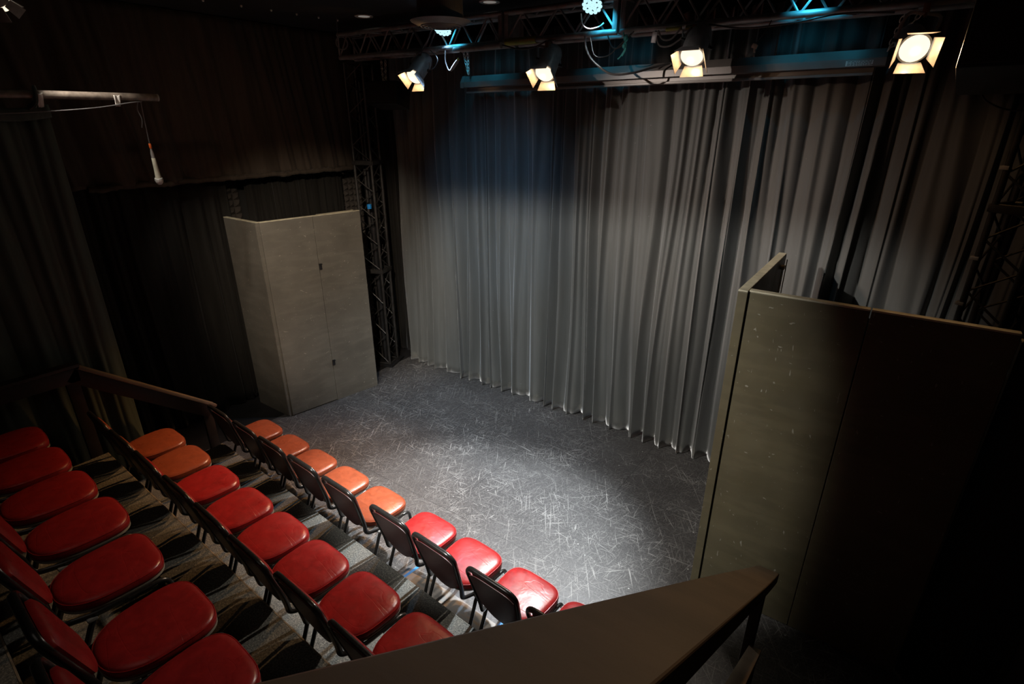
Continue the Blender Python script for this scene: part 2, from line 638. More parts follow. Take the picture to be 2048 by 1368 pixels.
# ------------------------------------------------------------------ drapes
o = curtain('stage_curtain', M['velvet'], [(-5.86, 5.48), (-4.9, 5.42), (-1.6, 5.34), (1.0, 5.28)], 4.35, 0.0,
            fold=0.205, amp=0.095, seed=2, nu=1300, nv=36)
tag(o, 'long grey-black velvet curtain with dusty hem hanging across the back of the stage', 'curtain')
o = curtain('corner_drape', M['drape'], [(-6.72, 5.62), (-5.75, 5.66)], 4.4, 0.0, fold=0.12, amp=0.03, seed=12, nu=160, nv=10)
tag(o, 'black drape hung behind the left lattice tower in the corner', 'curtain')
o = curtain('side_drape', M['drape'], [(-6.55, -0.6), (-6.58, 3.40)], 3.3, 0.0, fold=0.22, amp=0.05, seed=21, nu=420, nv=20)
tag(o, 'black floor-length side wall drape left of the foam panel, under the long valance', 'curtain')
o = curtain('side_drape', M['drape'], [(-6.66, 3.70), (-6.66, 5.15)], 3.3, 1.9, fold=0.13, amp=0.035, seed=22, nu=220, nv=12)
tag(o, 'short black pleated drape on the side wall right above the grey folding flats', 'curtain')
o = curtain('valance', M['valance'], [(-6.38, -0.6), (-6.40, 3.5), (-6.42, 5.35)], 4.5, 2.84, fold=0.30, amp=0.05, seed=31, nu=520, nv=24,
            slant=0.12, topf=0.35, hemjit=0.05)
tag(o, 'upper black valance with ragged hem running high along the left side wall', 'valance')
# gathered ragged hem roll of the valance
mb = MB()
pts = []
for i in range(120):
    y = 2.0 + 3.35 * i / 119
    pts.append((-6.38 + 0.02 * nz(y * 6, 3), y, 2.86 + 0.02 * nz(y * 5, 8)))
mb.tube(pts, [0.028 + 0.014 * nz(i * 0.7, 4) for i in range(120)], 10)
mb.build('hem', M['valance'], o)

o = curtain('hanging_drape', M['drape_green'], [(-5.46, 0.1), (-5.46, 1.60)], 3.55, 0.0, fold=0.27, amp=0.05, seed=41, nu=240, nv=24, topf=0.35)
tag(o, 'dark green-black drape hanging from the pipe beyond the left handrail', 'curtain')
mb = MB()


def band(u, v):
    y = 0.1 + 1.5 * u
    sag = 0.03 * abs(math.sin(u * PI * 3.0))
    x = -5.42 + 0.012 * math.sin(v * PI) + 0.01 * nz(y * 9, 1)
    return Vector((x, y, 3.50 + 0.085 * v - sag))


mb.grid(band, 60, 6)
b_ = mb.build('top_band', M['drape_green'], o)
s_ = b_.modifiers.new('cloth', 'SOLIDIFY')
s_.thickness = 0.006
# ties over the pipe
for yy in (1.50, 0.75):
    mb = MB()
    mb.tube(smooth_path([(-5.42, yy - 0.02, 3.56), (-5.275, yy - 0.01, 3.60), (-5.26, yy, 3.66), (-5.30, yy + 0.01, 3.695),
                         (-5.36, yy + 0.03, 3.66), (-5.42, yy + 0.02, 3.57)]), 0.011, 8, False, 2.0)
    mb.build('tie', M['drape_green'], o)

# foam panels on the wall
def foam_panel(name, label, y0, y1, z0, z1, x=-6.80):
    s = 0.085
    mb = MB()
    ny, nzz = int(round((y1 - y0) / s)), int(round((z1 - z0) / s))
    bm = mb.bm
    vs = {}

    def V(i, j, h=0.0, key=None):
        k = key or (i, j)
        if k not in vs:
            vs[k] = bm.verts.new((x + 0.02 + h, y0 + i * s, z0 + j * s))
        return vs[k]
    for i in range(ny):
        for j in range(nzz):
            a, b, c, d = V(i, j), V(i + 1, j), V(i + 1, j + 1), V(i, j + 1)
            t = V(i + .5, j + .5, 0.05, ('t', i, j))
            for f in ((a, b, t), (b, c, t), (c, d, t), (d, a, t)):
                bm.faces.new(f)
    mb.box((x + 0.005, (y0 + y0 + ny * s) / 2, (z0 + z0 + nzz * s) / 2), (0.03, ny * s, nzz * s))
    o = mb.build(name, M['foam'], None, False)
    tag(o, label, 'acoustic foam')
    return o


foam_panel('foam_panel', 'strip of pyramid acoustic foam between the two side wall drapes', 3.42, 3.70, 1.2, 3.1)
foam_panel('foam_panel', 'tall pyramid acoustic foam panel beside the left lattice tower', 5.1, 5.62, 0.05, 3.0)

# ------------------------------------------------------------------ scenery flats (hinged screens)
def panel(parent, name, a, b, z0, z1, th, mat, side=1, bev=0.003):
    """upright board from a to b (xy), thickness th toward side of the a->b left normal"""
    a, b = Vector((*a, 0)), Vector((*b, 0))
    t = (b - a).normalized()
    n = Vector((-t.y, t.x, 0)) * side
    c = (a + b) / 2 + n * th / 2
    rot = Matrix((t, n, Vector((0, 0, 1)))).transposed()
    if rot.determinant() < 0:
        rot = Matrix((-t, n, Vector((0, 0, 1)))).transposed()
    return MB().box((c.x, c.y, (z0 + z1) / 2), ((b - a).length, th, z1 - z0), rot, bev).build(name, mat, parent, False), c, rot


fl = thing('folding_flat', 'grey-brown scuffed folding scenery flat standing left on the stage', 'scenery flat', (0, 0, 0))
A0, A1 = Vector((-5.718, 3.262)), Vector((-5.506, 4.484))
Am = A0.lerp(A1, 0.50)
e_ = (A1 - A0).normalized()
p1, _, _ = panel(fl, 'panel', A0 + e_ * 0.006, Am - e_ * 0.0015, 0.012, 2.43, 0.045, M['flat_l'], 1)
p2, _, _ = panel(fl, 'panel', Am + e_ * 0.0015, A1, 0.0, 2.43, 0.045, M['flat_l'], 1)
p3, _, _ = panel(fl, 'return_panel', (-6.40, 3.235), (-5.735, 3.235), 0.0, 2.43, 0.045, M['flat_l'], 1)
panel(p1, 'top_edge', A0 + e_ * 0.006, Am - e_ * 0.0015, 2.4305, 2.440, 0.045, M['edge'], 1)
panel(p2, 'top_edge', Am + e_ * 0.0015, A1, 2.4305, 2.440, 0.045, M['edge'], 1)
panel(p3, 'top_edge', (-6.40, 3.235), (-5.735, 3.235), 2.4305, 2.440, 0.045, M['edge'], 1)
panel(fl, 'rear_batten', Vector((-5.60, 3.98)) + Vector((-0.075, 0)), Vector((-5.53, 4.47)) + Vector((-0.075, 0)), 0.3, 2.435, 0.03, M['edge'], 1)
panel(p3, 'corner_strip', (-5.81, 3.228), (-5.737, 3.228), 0.02, 2.42, 0.006, M['flat_l'], 1)
for zz in (1.83, 0.55):
    q = Am + Vector((0.006, 0)) + e_ * 0.0
    mb = MB()
    mb.box((q.x + 0.004, q.y + 0.012, zz), (0.008, 0.035, 0.075), Matrix.Rotation(-0.17, 3, 'Z'), 0.002)
    mb.box((q.x + 0.010, q.y + 0.012, zz + 0.03), (0.010, 0.045, 0.008), Matrix.Rotation(-0.17, 3, 'Z'), 0.001)
    mb.build('latch', M['black_metal'], fl)

fr = thing('folding_flat', 'olive-black folding scenery flat standing right on the stage', 'scenery flat', (0, 0, 0))
HR = 2.483
for nm, a, b in (('panel', (-0.668, 3.545), (-0.012, 3.545)), ('panel', (-0.006, 3.545), (0.640, 3.545))):
    p_, _, _ = panel(fr, nm, a, b, 0.012, HR - 0.012, 0.05, M['flat_r'], 1)
    panel(p_, 'top_edge', a, b, HR - 0.0115, HR, 0.05, M['edge'], 1)
p_, _, _ = panel(fr, 'return_panel', (-0.672, 3.525), (-0.672, 4.80), 0.0, HR - 0.012, 0.058, M['flat_r'], 1)
panel(p_, 'top_edge', (-0.672, 3.525), (-0.672, 4.80), HR - 0.0115, HR, 0.058, M['edge'], 1)
mb = MB()
mb.tube([(-0.66, 4.60, 0.4), (-0.655, 4.60, 2.40)], 0.004, 6)
mb.tube([(-0.655, 4.76, 0.4), (-0.655, 4.76, 2.44)], 0.004, 6)
mb.box((-0.655, 4.60, 2.41), (0.03, 0.05, 0.03), None, 0.004)
mb.build('hanging_cord', M['edge'], fr)
fr2 = thing('black_flat', 'plain black flat standing against the right wall beyond the folding flat', 'scenery flat')
p_, _, _ = panel(fr2, 'panel', (0.66, 3.60), (1.12, 3.60), 0.0, 2.42, 0.05, M['riser'], 1)
panel(p_, 'top_edge', (0.66, 3.60), (1.12, 3.60), 2.4205, 2.43, 0.05, M['edge'], 1)

# ------------------------------------------------------------------ seating platforms
def yline(pts):
    (x0, y0), (x1, y1) = pts
    return lambda x: y0 + (y1 - y0) * (x - x0) / (x1 - x0)


n1 = yline([(-5.148, 2.14), (-2.045, 1.952)])
n2 = yline([(-5.214, 1.207), (-3.375, 1.127)])
n3 = yline([(-5.2, 0.20), (-2.7, 0.07)])
XR = -0.30


def platform(label, z, front, back, zb, xl=-5.17):
    t = thing('seating_platform', label, 'seating platform', (0, 0, 0), 0, 'stepped seating platforms')
    fl_, fr_, bl, brr = front(xl), front(XR), back(xl), back(XR)

    def prism(corners, z0, z1):
        mb = MB()
        bm = mb.bm
        lo = [bm.verts.new((x, y, z0)) for x, y in corners]
        hi = [bm.verts.new((x, y, z1)) for x, y in corners]
        bm.faces.new(hi)
        bm.faces.new(list(reversed(lo)))
        for i in range(4):
            j = (i + 1) % 4
            bm.faces.new((lo[i], lo[j], hi[j], hi[i]))
        return mb
    prism([(xl, bl), (XR, brr), (XR, fr_), (xl, fl_)], z - 0.012, z).build('carpet', M['carpet'], t, False)
    prism([(xl, bl), (XR, brr), (XR, fr_ - 0.004), (xl, fl_ - 0.004)], zb, z - 0.0125).build('riser', M['riser'], t, False)
    prism([(xl, fl_ + 0.0005), (XR, fr_ + 0.0005), (XR, fr_ + 0.008), (xl, fl_ + 0.008)], z - 0.03, z + 0.001).build('nosing', M['nosing'] if z > 0.5 else M['carpet'], t, False)
    return t


platform('lowest carpeted seating platform directly behind the front row of red chairs', 0.4, n1, lambda x: n2(x) - 0.0, 0.001)
platform('middle carpeted seating platform with a pale worn front edge', 0.8, n2, lambda x: n3(x), 0.001)
platform('highest carpeted seating platform at the bottom left of the picture', 1.2, n3, lambda x: -1.3, 0.001)

# ------------------------------------------------------------------ chairs
def seat_ring(wf, wr, d0, d1, z, n=44, rf=0.085, rr_=0.19):
    """rounded seat outline; front y=d1 (squarer), rear y=d0 (rounder)"""
    out = []
    for k in range(n):
        a = 2 * PI * k / n
        c, s = math.cos(a), math.sin(a)
        yy = s
        e = 0.50 if yy > 0 else 0.80
        x = math.copysign(abs(c) ** e, c)
        y = math.copysign(abs(s) ** e, s)
        cy, hy = (d0 + d1) / 2, (d1 - d0) / 2
        Y = cy + y * hy
        t = (Y - d0) / (d1 - d0)
        W = (wr + (wf - wr) * min(1, t * 1.2)) / 2
        out.append(Vector((x * W, Y, z)))
    return out


def make_chair():
    t = thing('banquet_chair', 'x', 'chair')
    # seat cushion
    mb = MB()
    rings = []
    for ins, z in ((0.012, 0.412), (0.002, 0.418), (0.0, 0.432), (0.001, 0.450), (0.006, 0.460), (0.016, 0.468), (0.034, 0.473),
                   (0.07, 0.478), (0.12, 0.481), (0.17, 0.482), (0.20, 0.4825)):
        rings.append(seat_ring(0.435 - 2 * ins, 0.40 - 2 * ins, -0.205 + ins, 0.215 - ins, z))
    mb.loft(rings)
    st = mb.build('seat', M['vinyl'], t, True, 80)
    # piping around the cushion's upper edge
    mb = MB()
    mb.tube(seat_ring(0.428, 0.393, -0.2015, 0.2115, 0.4575), 0.0028, 6, True)
    mb.build('piping', M['vinyl'], st)
    mb = MB()
    mb.loft([seat_ring(0.424, 0.39, -0.20, 0.21, 0.398), seat_ring(0.430, 0.396, -0.203, 0.213, 0.402), seat_ring(0.430, 0.396, -0.203, 0.213, 0.4135)])
    mb.build('seat_pan', M['pan'], t)
    # back frame + side rails + front legs as one continuous tube on each chair
    def by(z):   # back lean
        return -0.215 - (z - 0.42) * 0.26
    zt = 0.865
    xt, xb = 0.205, 0.160
    path = []
    L = [(-0.208, 0.12, 0.385), (-0.200, -0.10, 0.385), (-xb, -0.225, 0.395), (-0.172, by(0.50), 0.50), (-xt, by(zt), zt),
         (xt, by(zt), zt), (0.172, by(0.50), 0.50), (xb, -0.225, 0.395), (0.200, -0.10, 0.385), (0.208, 0.12, 0.385)]
    mb = MB()
    mb.tube(round_path(L, [0.05, 0.045, 0.05, 0.085, 0.085, 0.05, 0.045, 0.05], 6), 0.0115, 12, False, 1.5)
    mb.build('back_frame', M['tube'], t)
    # backrest: maroon shell (rear) and red cushion (front)
    def back_ring(z, y, hw, th):
        return [Vector((-hw, y - th / 2, z)), Vector((hw, y - th / 2, z)), Vector((hw, y + th / 2, z)), Vector((-hw, y + th / 2, z))]

    def back_slab(z0, z1, off, th, w0, w1, round_b, crown=0.0):
        mb = MB()
        nu, nv = 14, 16
        for sgn in (0,):
            front = [[None] * (nv + 1) for _ in range(nu + 1)]
            rear = [[None] * (nv + 1) for _ in range(nu + 1)]
            for i in range(nu + 1):
                u = -1 + 2 * i / nu
                for j in range(nv + 1):
                    v = j / nv
                    zb = z0 + round_b * (abs(u) ** 2.4)
                    zt_ = z1 - 0.035 * (abs(u) ** 5)
                    z = zb + (zt_ - zb) * v
                    W = w0 + (w1 - w0) * min(1, (z - z0) / (z1 - z0) * 1.15)
                    e = min(1, (1 - abs(u)) * 5) ** 0.5 * min(1, min(v, 1 - v) * 7) ** 0.5
                    y = by(z) + off
                    front[i][j] = mb.bm.verts.new((u * W, y + th * 0.5 * (0.25 + 0.75 * e) + crown * e * (1 - u * u), z))
                    rear[i][j] = mb.bm.verts.new((u * W, y - th * 0.5 * (0.6 + 0.4 * e), z))
            bm = mb.bm
            for g, fl_ in ((front, False), (rear, True)):
                for i in range(nu):
                    for j in range(nv):
                        q = (g[i][j], g[i + 1][j], g[i + 1][j + 1], g[i][j + 1])
                        bm.faces.new(q if fl_ else tuple(reversed(q)))
            for i in range(nu):
                bm.faces.new((front[i][0], front[i + 1][0], rear[i + 1][0], rear[i][0]))
                bm.faces.new((front[i][nv], rear[i][nv], rear[i + 1][nv], front[i + 1][nv]))
            for j in range(nv):
                bm.faces.new((front[0][j], rear[0][j], rear[0][j + 1], front[0][j + 1]))
                bm.faces.new((front[nu][j], front[nu][j + 1], rear[nu][j + 1], rear[nu][j]))
        return mb
    back_slab(0.475, 0.826, 0.020, 0.034, 0.150, 0.176, 0.07, 0.004).build('backrest', M['vinyl'], t, True, 60)
    back_slab(0.415, 0.818, -0.008, 0.012, 0.135, 0.182, 0.11).build('back_shell', M['vinyl_back'], t, True, 50)
    # legs
    for s in (-1, 1):
        mb = MB().tube(round_path([(s * 0.208, 0.02, 0.383), (s * 0.210, 0.185, 0.383), (s * 0.213, 0.225, 0.012)], [0.05], 6), 0.0135, 10)
        lg = mb.build('leg', M['tube'], t)
        MB().lathe([(0.015, 0.0), (0.0165, 0.006), (0.0165, 0.024), (0.014, 0.028)], Matrix.Translation((s * 0.213, 0.225, 0.0)), 12).build('foot_cap', M['riser'], lg)
    for s in (-1, 1):
        mb = MB().tube([(s * 0.200, -0.10, 0.392), (s * 0.203, -0.135, 0.33), (s * 0.208, -0.262, 0.012)], 0.0135, 10)
        lg = mb.build('leg', M['tube'], t)
        MB().lathe([(0.015, 0.0), (0.0165, 0.006), (0.0165, 0.024), (0.014, 0.028)], Matrix.Translation((s * 0.208, -0.262, 0.0)), 12).build('foot_cap', M['riser'], lg)
        MB().box((s * 0.202, -0.12, 0.375), (0.03, 0.04, 0.02), None, 0.006).build('joint', M['cap'], lg)
    mb = MB()
    mb.tube([(-0.205, 0.10, 0.387), (0.205, 0.10, 0.387)], 0.010, 8)
    mb.tube([(-0.198, -0.10, 0.387), (0.198, -0.10, 0.387)], 0.010, 8)
    mb.build('crossbar', M['tube'], t)
    return t


proto = make_chair()
used = [False]


def place_chair(x, y, z, rz, label, group):
    if not used[0]:
        used[0] = True
        o = proto
    else:
        o = copy_tree(proto)
    o.location = (x, y, z)
    o.rotation_euler = (0, 0, rz)
    o['label'] = label
    o['group'] = group
    return o


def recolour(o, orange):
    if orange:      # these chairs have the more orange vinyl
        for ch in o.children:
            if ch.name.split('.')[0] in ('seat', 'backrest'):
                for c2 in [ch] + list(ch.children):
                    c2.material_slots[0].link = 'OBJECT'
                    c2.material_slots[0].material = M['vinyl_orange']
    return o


made = []
ORD = ['first', 'second', 'third', 'fourth', 'fifth', 'sixth', 'seventh', 'eighth', 'ninth']
row1 = [(-4.99, 2.42), (-4.50, 2.40), (-4.05, 2.385), (-3.58, 2.37), (-3.09, 2.35), (-2.51, 2.34), (-2.04, 2.31), (-1.54, 2.29), (-1.06, 2.26)]
lab1 = ['far left end chair of the front row, beside the left handrail end',
        'second red chair from the left handrail in the front row by the stage',
        'third red chair from the left in the front row by the stage',
        'fourth red chair from the left in the front row by the stage',
        'fifth red chair from the left in the front row, orange-red vinyl, before the wider gap',
        'sixth red chair in the front row, just right of the wider gap',
        'seventh red chair in the front row, third from its right end',
        'eighth red chair in the front row, next to the half hidden end chair',
        'right end chair of the front row, half hidden by the broad brown handrail']
rnd = random.Random(5)
for k_, ((x, y), lb) in enumerate(zip(row1, lab1)):
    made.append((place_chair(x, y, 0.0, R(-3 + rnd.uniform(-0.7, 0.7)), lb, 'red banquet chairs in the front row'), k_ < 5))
row2 = [(-4.89, 1.47), (-4.43, 1.455), (-3.95, 1.435), (-3.47, 1.42), (-3.01, 1.40), (-2.56, 1.375), (-2.09, 1.37), (-1.60, 1.345)]
lab2 = ['far left end chair of the middle row, bright orange-red seat, back in shadow',
        'second red chair from the left in the middle row, orange-red seat',
        'third red chair from the left in the middle row of the platforms',
        'fourth red chair from the left in the middle row of the platforms',
        'fifth red chair from the left in the middle row of the platforms',
        'sixth red chair from the left in the middle row of the platforms',
        'seventh red chair in the middle row, second from its right end',
        'right end chair of the middle row, beside the broad brown handrail']
for k_, ((x, y), lb) in enumerate(zip(row2, lab2)):
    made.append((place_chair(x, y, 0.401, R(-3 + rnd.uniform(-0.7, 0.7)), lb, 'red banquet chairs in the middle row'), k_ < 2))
row3 = [(-4.985, 0.62), (-4.51, 0.61), (-4.03, 0.60), (-3.55, 0.60), (-3.03, 0.565), (-2.45, 0.55), (-1.99, 0.50)]
lab3 = ['far left end chair of the top row, its dark red seat at the picture edge',
        'second dark red chair from the left in the top row',
        'third dark red chair from the left in the top row, whole seat in view',
        'fourth dark red chair from the left in the top row',
        'fifth dark red chair from the left in the top row, scuffed seat edge',
        'sixth dark red chair in the top row, large seat with a creased corner',
        'nearest dark red chair of the top row at the bottom picture edge']
for (x, y), lb in zip(row3, lab3):
    place_chair(x, y - 0.03, 0.801, R(-3 + rnd.uniform(-0.7, 0.7)), lb, 'dark red banquet chairs in the top row').scale = (1.0, 1.12, 1.02)

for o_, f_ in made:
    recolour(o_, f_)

# ------------------------------------------------------------------ handrails
hl = thing('handrail', 'dark wooden handrail at the left end of the seating, sloping down to the stage', 'handrail')
P0, P1, P2 = Vector((-5.285, -1.0, 1.60)), Vector((-5.285, 1.20, 1.60)), Vector((-5.285, 2.20, 0.79))
sl = MB()
sl.beam(P1 + Vector((0, 0.02, -0.01)), P2, 0.10, 0.028, 0.004)
top = sl.build('sloping_rail', M['rail'], hl)
sl = MB()
sl.beam(P0, P1 + Vector((0, 0.03, 0.012)), 0.10, 0.028, 0.004)
sl.build('level_rail', M['rail_dark'], hl)
sl = MB()
d_ = (P2 - P1).normalized()
nn = Vector((0, -d_.z, d_.y)) * -1
nn = Vector((0, d_.z, -d_.y))
sl.beam(P1 + nn * 0.075 + d_ * 0.01, P2 + nn * 0.075, 0.03, 0.12, 0.003)
sl.build('side_board', M['rail_dark'], hl)
sl = MB()
sl.beam(P0 + Vector((0, 0, -0.075)), P1 + Vector((0, 0.02, -0.075)), 0.03, 0.12, 0.003)
sl.build('side_board', M['rail_dark'], hl)
for yy, zt_ in ((1.16, 1.58), (2.12, 0.82), (0.0, 1.58)):
    MB().box((-5.30, yy, zt_ / 2), (0.04, 0.09, zt_ - 0.01), None, 0.004).build('post', M['rail_dark'], hl)

hr = thing('handrail', 'broad brown sloping handrail in the near right foreground', 'handrail')
# plank surface: z = 3.25 - 0.775 y on the right edge
def zr(y):
    return 3.245 - 0.775 * y


mb = MB()
th = 0.045
secs = []
for y, xl, xr, dz in ((-0.35, -0.250, -0.100, 0.0), (0.4, -0.248, -0.100, 0.0), (1.2, -0.243, -0.100, 0.0), (1.75, -0.236, -0.100, 0.0),
                      (2.1, -0.226, -0.100, 0.004), (2.40, -0.216, -0.100, 0.010), (2.62, -0.206, -0.100, 0.018)):
    z = zr(y) + dz
    secs.append([Vector((xl, y, z)), Vector((xr, y, z)), Vector((xr, y - th * 0.6, z - th)), Vector((xl, y - th * 0.6, z - th))])
mb.loft(secs)
pl = mb.build('rail_plank', M['rail'], hr, False)
bv = pl.modifiers.new('bevel', 'BEVEL')
bv.width = 0.004
bv.segments = 2
bv.limit_method = 'ANGLE'
mb = MB()
mb.beam((-0.155, -0.3, zr(-0.3) - 0.10), (-0.155, 2.50, zr(2.50) - 0.10), 0.04, 0.11, 0.003)
mb.build('under_board', M['rail_dark'], hr)
MB().box((-0.155, 2.43, 0.62), (0.05, 0.10, 1.24), None, 0.004).build('post', M['rail_dark'], hr)
mb = MB()
mb.beam((-0.115, 1.0, zr(1.0) - 0.50), (-0.115, 2.34, zr(2.34) - 0.50), 0.06, 0.035, 0.003)
mb.build('lower_rail', M['rail'], hr)
MB().box((-0.115, 2.28, 0.48), (0.045, 0.05, 0.92), None, 0.003).build('post', M['rail_dark'], hr)

# ------------------------------------------------------------------ truss, towers
def lattice(mb, a, b, w_, h_, r=0.022, rb=0.010, pitch=0.42, upv=(0, 0, 1), tri=False, phase=0):
    a, b = Vector(a), Vector(b)
    t = (b - a).normalized()
    x = t.cross(Vector(upv)).normalized()
    z = x.cross(t)
    L = (b - a).length
    cs = [(-w_ / 2, -h_ / 2), (w_ / 2, -h_ / 2), (w_ / 2, h_ / 2), (-w_ / 2, h_ / 2)]
    for cx, cz in cs:
        o_ = x * cx + z * cz
        mb.tube([a + o_, b + o_], r, 10)
    n = max(1, int(L / pitch))
    for f in range(4):
        c0, c1 = cs[f], cs[(f + 1) % 4]
        for i in range(n):
            s0, s1 = i / n, (i + 1) / n
            p = a.lerp(b, s0) + x * c0[0] + z * c0[1]
            q = a.lerp(b, (s0 + s1) / 2) + x * c1[0] + z * c1[1]
            r_ = a.lerp(b, s1) + x * c0[0] + z * c0[1]
            mb.tube([p, q], rb, 6)
            mb.tube([q, r_], rb, 6)
    for s in (0, 1):
        for f in range(4):
            c0, c1 = cs[f], cs[(f + 1) % 4]
            e = a.lerp(b, s)
            mb.tube([e + x * c0[0] + z * c0[1], e + x * c1[0] + z * c1[1]], rb * 1.3, 6)


tr = thing('lighting_truss', 'long dark lattice lighting truss spanning the stage just under the ceiling', 'truss')
TY = 4.62
xs = [-5.75, -3.36, -2.20, 0.15, 1.1]
for xa, xb in zip(xs[:-1], xs[1:]):
    mb = MB()
    lattice(mb, (xa + 0.02, TY + 0.11, 4.265), (xb - 0.02, TY + 0.11, 4.265), 0.22, 0.235, 0.024, 0.009, 0.30)
    mb.build('truss_section', M['truss'], tr)
for xa in xs[1:-1]:
    for s in (-1, 1):
        mb = MB()
        mb.box((xa + s * 0.034, TY - 0.012, 4.265), (0.045, 0.012, 0.26), None, 0.002)
        mb.box((xa + s * 0.034, TY + 0.235, 4.265), (0.045, 0.012, 0.26), None, 0.002)
        mb.box((xa + s * 0.018, TY + 0.11, 4.265), (0.012, 0.26, 0.26), None, 0.002)
        mb.build('joining_plate', M['truss'], tr)
# the bright pipe clamped along the truss
pp = MB().tube([(-3.93, TY - 0.05, 4.115), (-3.36, TY - 0.05, 4.120)], 0.027, 16).build('sleeve_pipe', M['truss'], tr)
MB().tube([(-3.34, TY - 0.0, 4.146), (-3.0, TY - 0.0, 4.147)], 0.031, 14).build('tape_wrap', M['yellow_tape'], tr)

for lab, cx, cy, rz, nm, ztop in (
        ('tall dark lattice tower in the far left corner beside the curtain', -6.02, 5.12, R(20), 'l', 4.14),
        ('tall dark lattice tower at the right behind the olive-black flat', 0.66, 4.78, R(-25), 'r', 4.14)):
    tw = thing('lattice_tower', lab, 'truss tower', (cx, cy, 0), rz)
    for z0, z1 in ((0.03, 1.45), (1.49, 2.93), (2.97, ztop)):
        mb = MB()
        lattice(mb, (0, 0, z0), (0, 0, z1), 0.25, 0.25, 0.020, 0.008, 0.36, (0, 1, 0))
        mb.build('tower_section', M['tower'], tw)
    for z in (1.47, 2.95):
        mb = MB()
        for a, b in (((-.14, -.14), (.14, -.14)), ((.14, -.14), (.14, .14)), ((.14, .14), (-.14, .14)), ((-.14, .14), (-.14, -.14))):
            mb.beam((*a, z), (*b, z), 0.03, 0.05, 0.003)
        mb.build('joint_frame', M['tower'], tw)
    MB().box((0, 0, 0.015), (0.40, 0.40, 0.028), None, 0.003).build('base_plate', M['black_metal'], tw)
    if nm == 'r':
        mb = MB()
        for z in (1.0, 1.6, 2.3, 2.62, 3.2):
            mb.box((-0.135, -0.125, z), (0.05, 0.05, 0.025), None, 0.004)
        mb.build('clamp_collar', M['lamp_body'], tw)

st = thing('support_pole', 'thick black support pole standing inside the left lattice tower', 'pole', (-6.03, 5.12, 0.03))
MB().tube([(0, 0, 0), (0, 0, 2.0)], 0.038, 16).build('outer_tube', M['black_metal'], st)
MB().tube([(0, 0, 2.0), (0, 0, 3.9)], 0.024, 14).build('inner_tube', M['black_metal'], st)
MB().lathe([(0.05, 1.96), (0.052, 1.97), (0.052, 2.05), (0.04, 2.06)], None, 16).build('collar', M['black_metal'], st)
o = MB().tube([(-5.885, 4.965, 2.365), (-5.885, 4.965, 2.425)], 0.03, 12).build('tape_wrap', M['blue_tape'])
tag(o, 'bright blue tape wrapped round a leg of the left lattice tower', 'tape')

# ------------------------------------------------------------------ chains
def chain(label, pts, parent_name='hanging_chain', link=0.042):
    mb = MB()
    for path in pts:
        a, b = Vector(path[0]), Vector(path[1])
        L = (b - a).length
        n = int(L / (link * 0.72))
        t = (b - a).normalized()
        x = t.cross(Vector((0, 1, 0.1))).normalized()
        y = t.cross(x)
        for i in range(n):
            c = a.lerp(b, (i + 0.5) / n)
            sd = x if i % 2 else y
            ring = []
            for k in range(10):
                an = 2 * PI * k / 10
                ring.append(c + t * math.cos(an) * link / 2 + sd * math.sin(an) * link * 0.28)
            mb.tube(ring, 0.0038, 5, True)
    o = mb.build('hanging_chain', M['chain'])
    tag(o, label, 'chain')
    return o


chain('doubled steel chain holding up the left black loudspeaker', [((-5.26, 4.82, 4.14), (-5.25, 4.82, 3.885)), ((-5.19, 4.82, 4.11), (-5.21, 4.82, 3.885))])
chain('steel chain pair holding the left end of the projection screen case', [((-4.12, 4.93, 4.15), (-4.09, 4.97, 3.93)), ((-4.06, 4.93, 4.15), (-4.085, 4.97, 3.93))])
chain('steel chain pair holding the right end of the projection screen case', [((-0.16, 4.90, 4.15), (-0.315, 4.97, 3.925)), ((-0.26, 4.90, 4.15), (-0.315, 4.97, 3.93))])
chain('doubled steel chain at the top right corner above the big loudspeaker', [((0.285, 4.56, 4.14), (0.262, 4.56, 3.88)), ((0.315, 4.56, 4.14), (0.287, 4.56, 3.88))])

# ------------------------------------------------------------------ projection screen case
sc = thing('projection_screen_case', 'long pale grey projection screen case hanging in front of the curtain top', 'projector screen', (0, 0, 0))
xa, xb, sy = -4.215, -0.30, 5.0
prof = [(-0.005, 0.000), (-0.005, 0.052), (0.035, 0.112), (0.10, 0.115), (0.13, 0.08), (0.13, 0.0)]
mb = MB()
z0 = 3.805
mb.loft([[Vector((x, sy + a, z0 + b + (x + 4.2) * 0.008)) for a, b in prof] for x in (xa, xb)])
mb.build('case', M['screen'], sc, False)
mb = MB()
mb.beam((xa + 0.03, sy + 0.05, z0 - 0.045), (xb - 0.08, sy + 0.05, z0 - 0.015), 0.03, 0.022, 0.003)
mb.beam((xa + 0.03, sy + 0.06, z0 - 0.02), (xb - 0.08, sy + 0.06, z0 + 0.010), 0.008, 0.03)
mb.build('bottom_bar', M['screen'], sc)
for x in (xa, xb):
    mb = MB()
    mb.loft([[Vector((x + s, sy + a * 1.08 - 0.004, z0 - 0.004 + b * 1.06 + (x + 4.2) * 0.008)) for a, b in prof] for s in (-0.012, 0.035)])
    mb.build('end_cap', M['black_metal'] if x == xb else M['screen'], sc, False)
mb = MB().box((-0.475, sy - 0.0065, z0 + 0.052), (0.17, 0.003, 0.034))
lb = mb.build('label_plate', M['label'], sc, False)
mb = MB()
rr = random.Random(2)
for r_ in range(4):
    x = -0.55
    while x < -0.405:
        wd = rr.uniform(0.006, 0.02)
        mb.box((x + wd / 2, sy - 0.0085, z0 + 0.064 - r_ * 0.008), (wd, 0.001, 0.0035))
        x += wd + 0.006
mb.build('print_lines', M['label_ink'], lb, False)

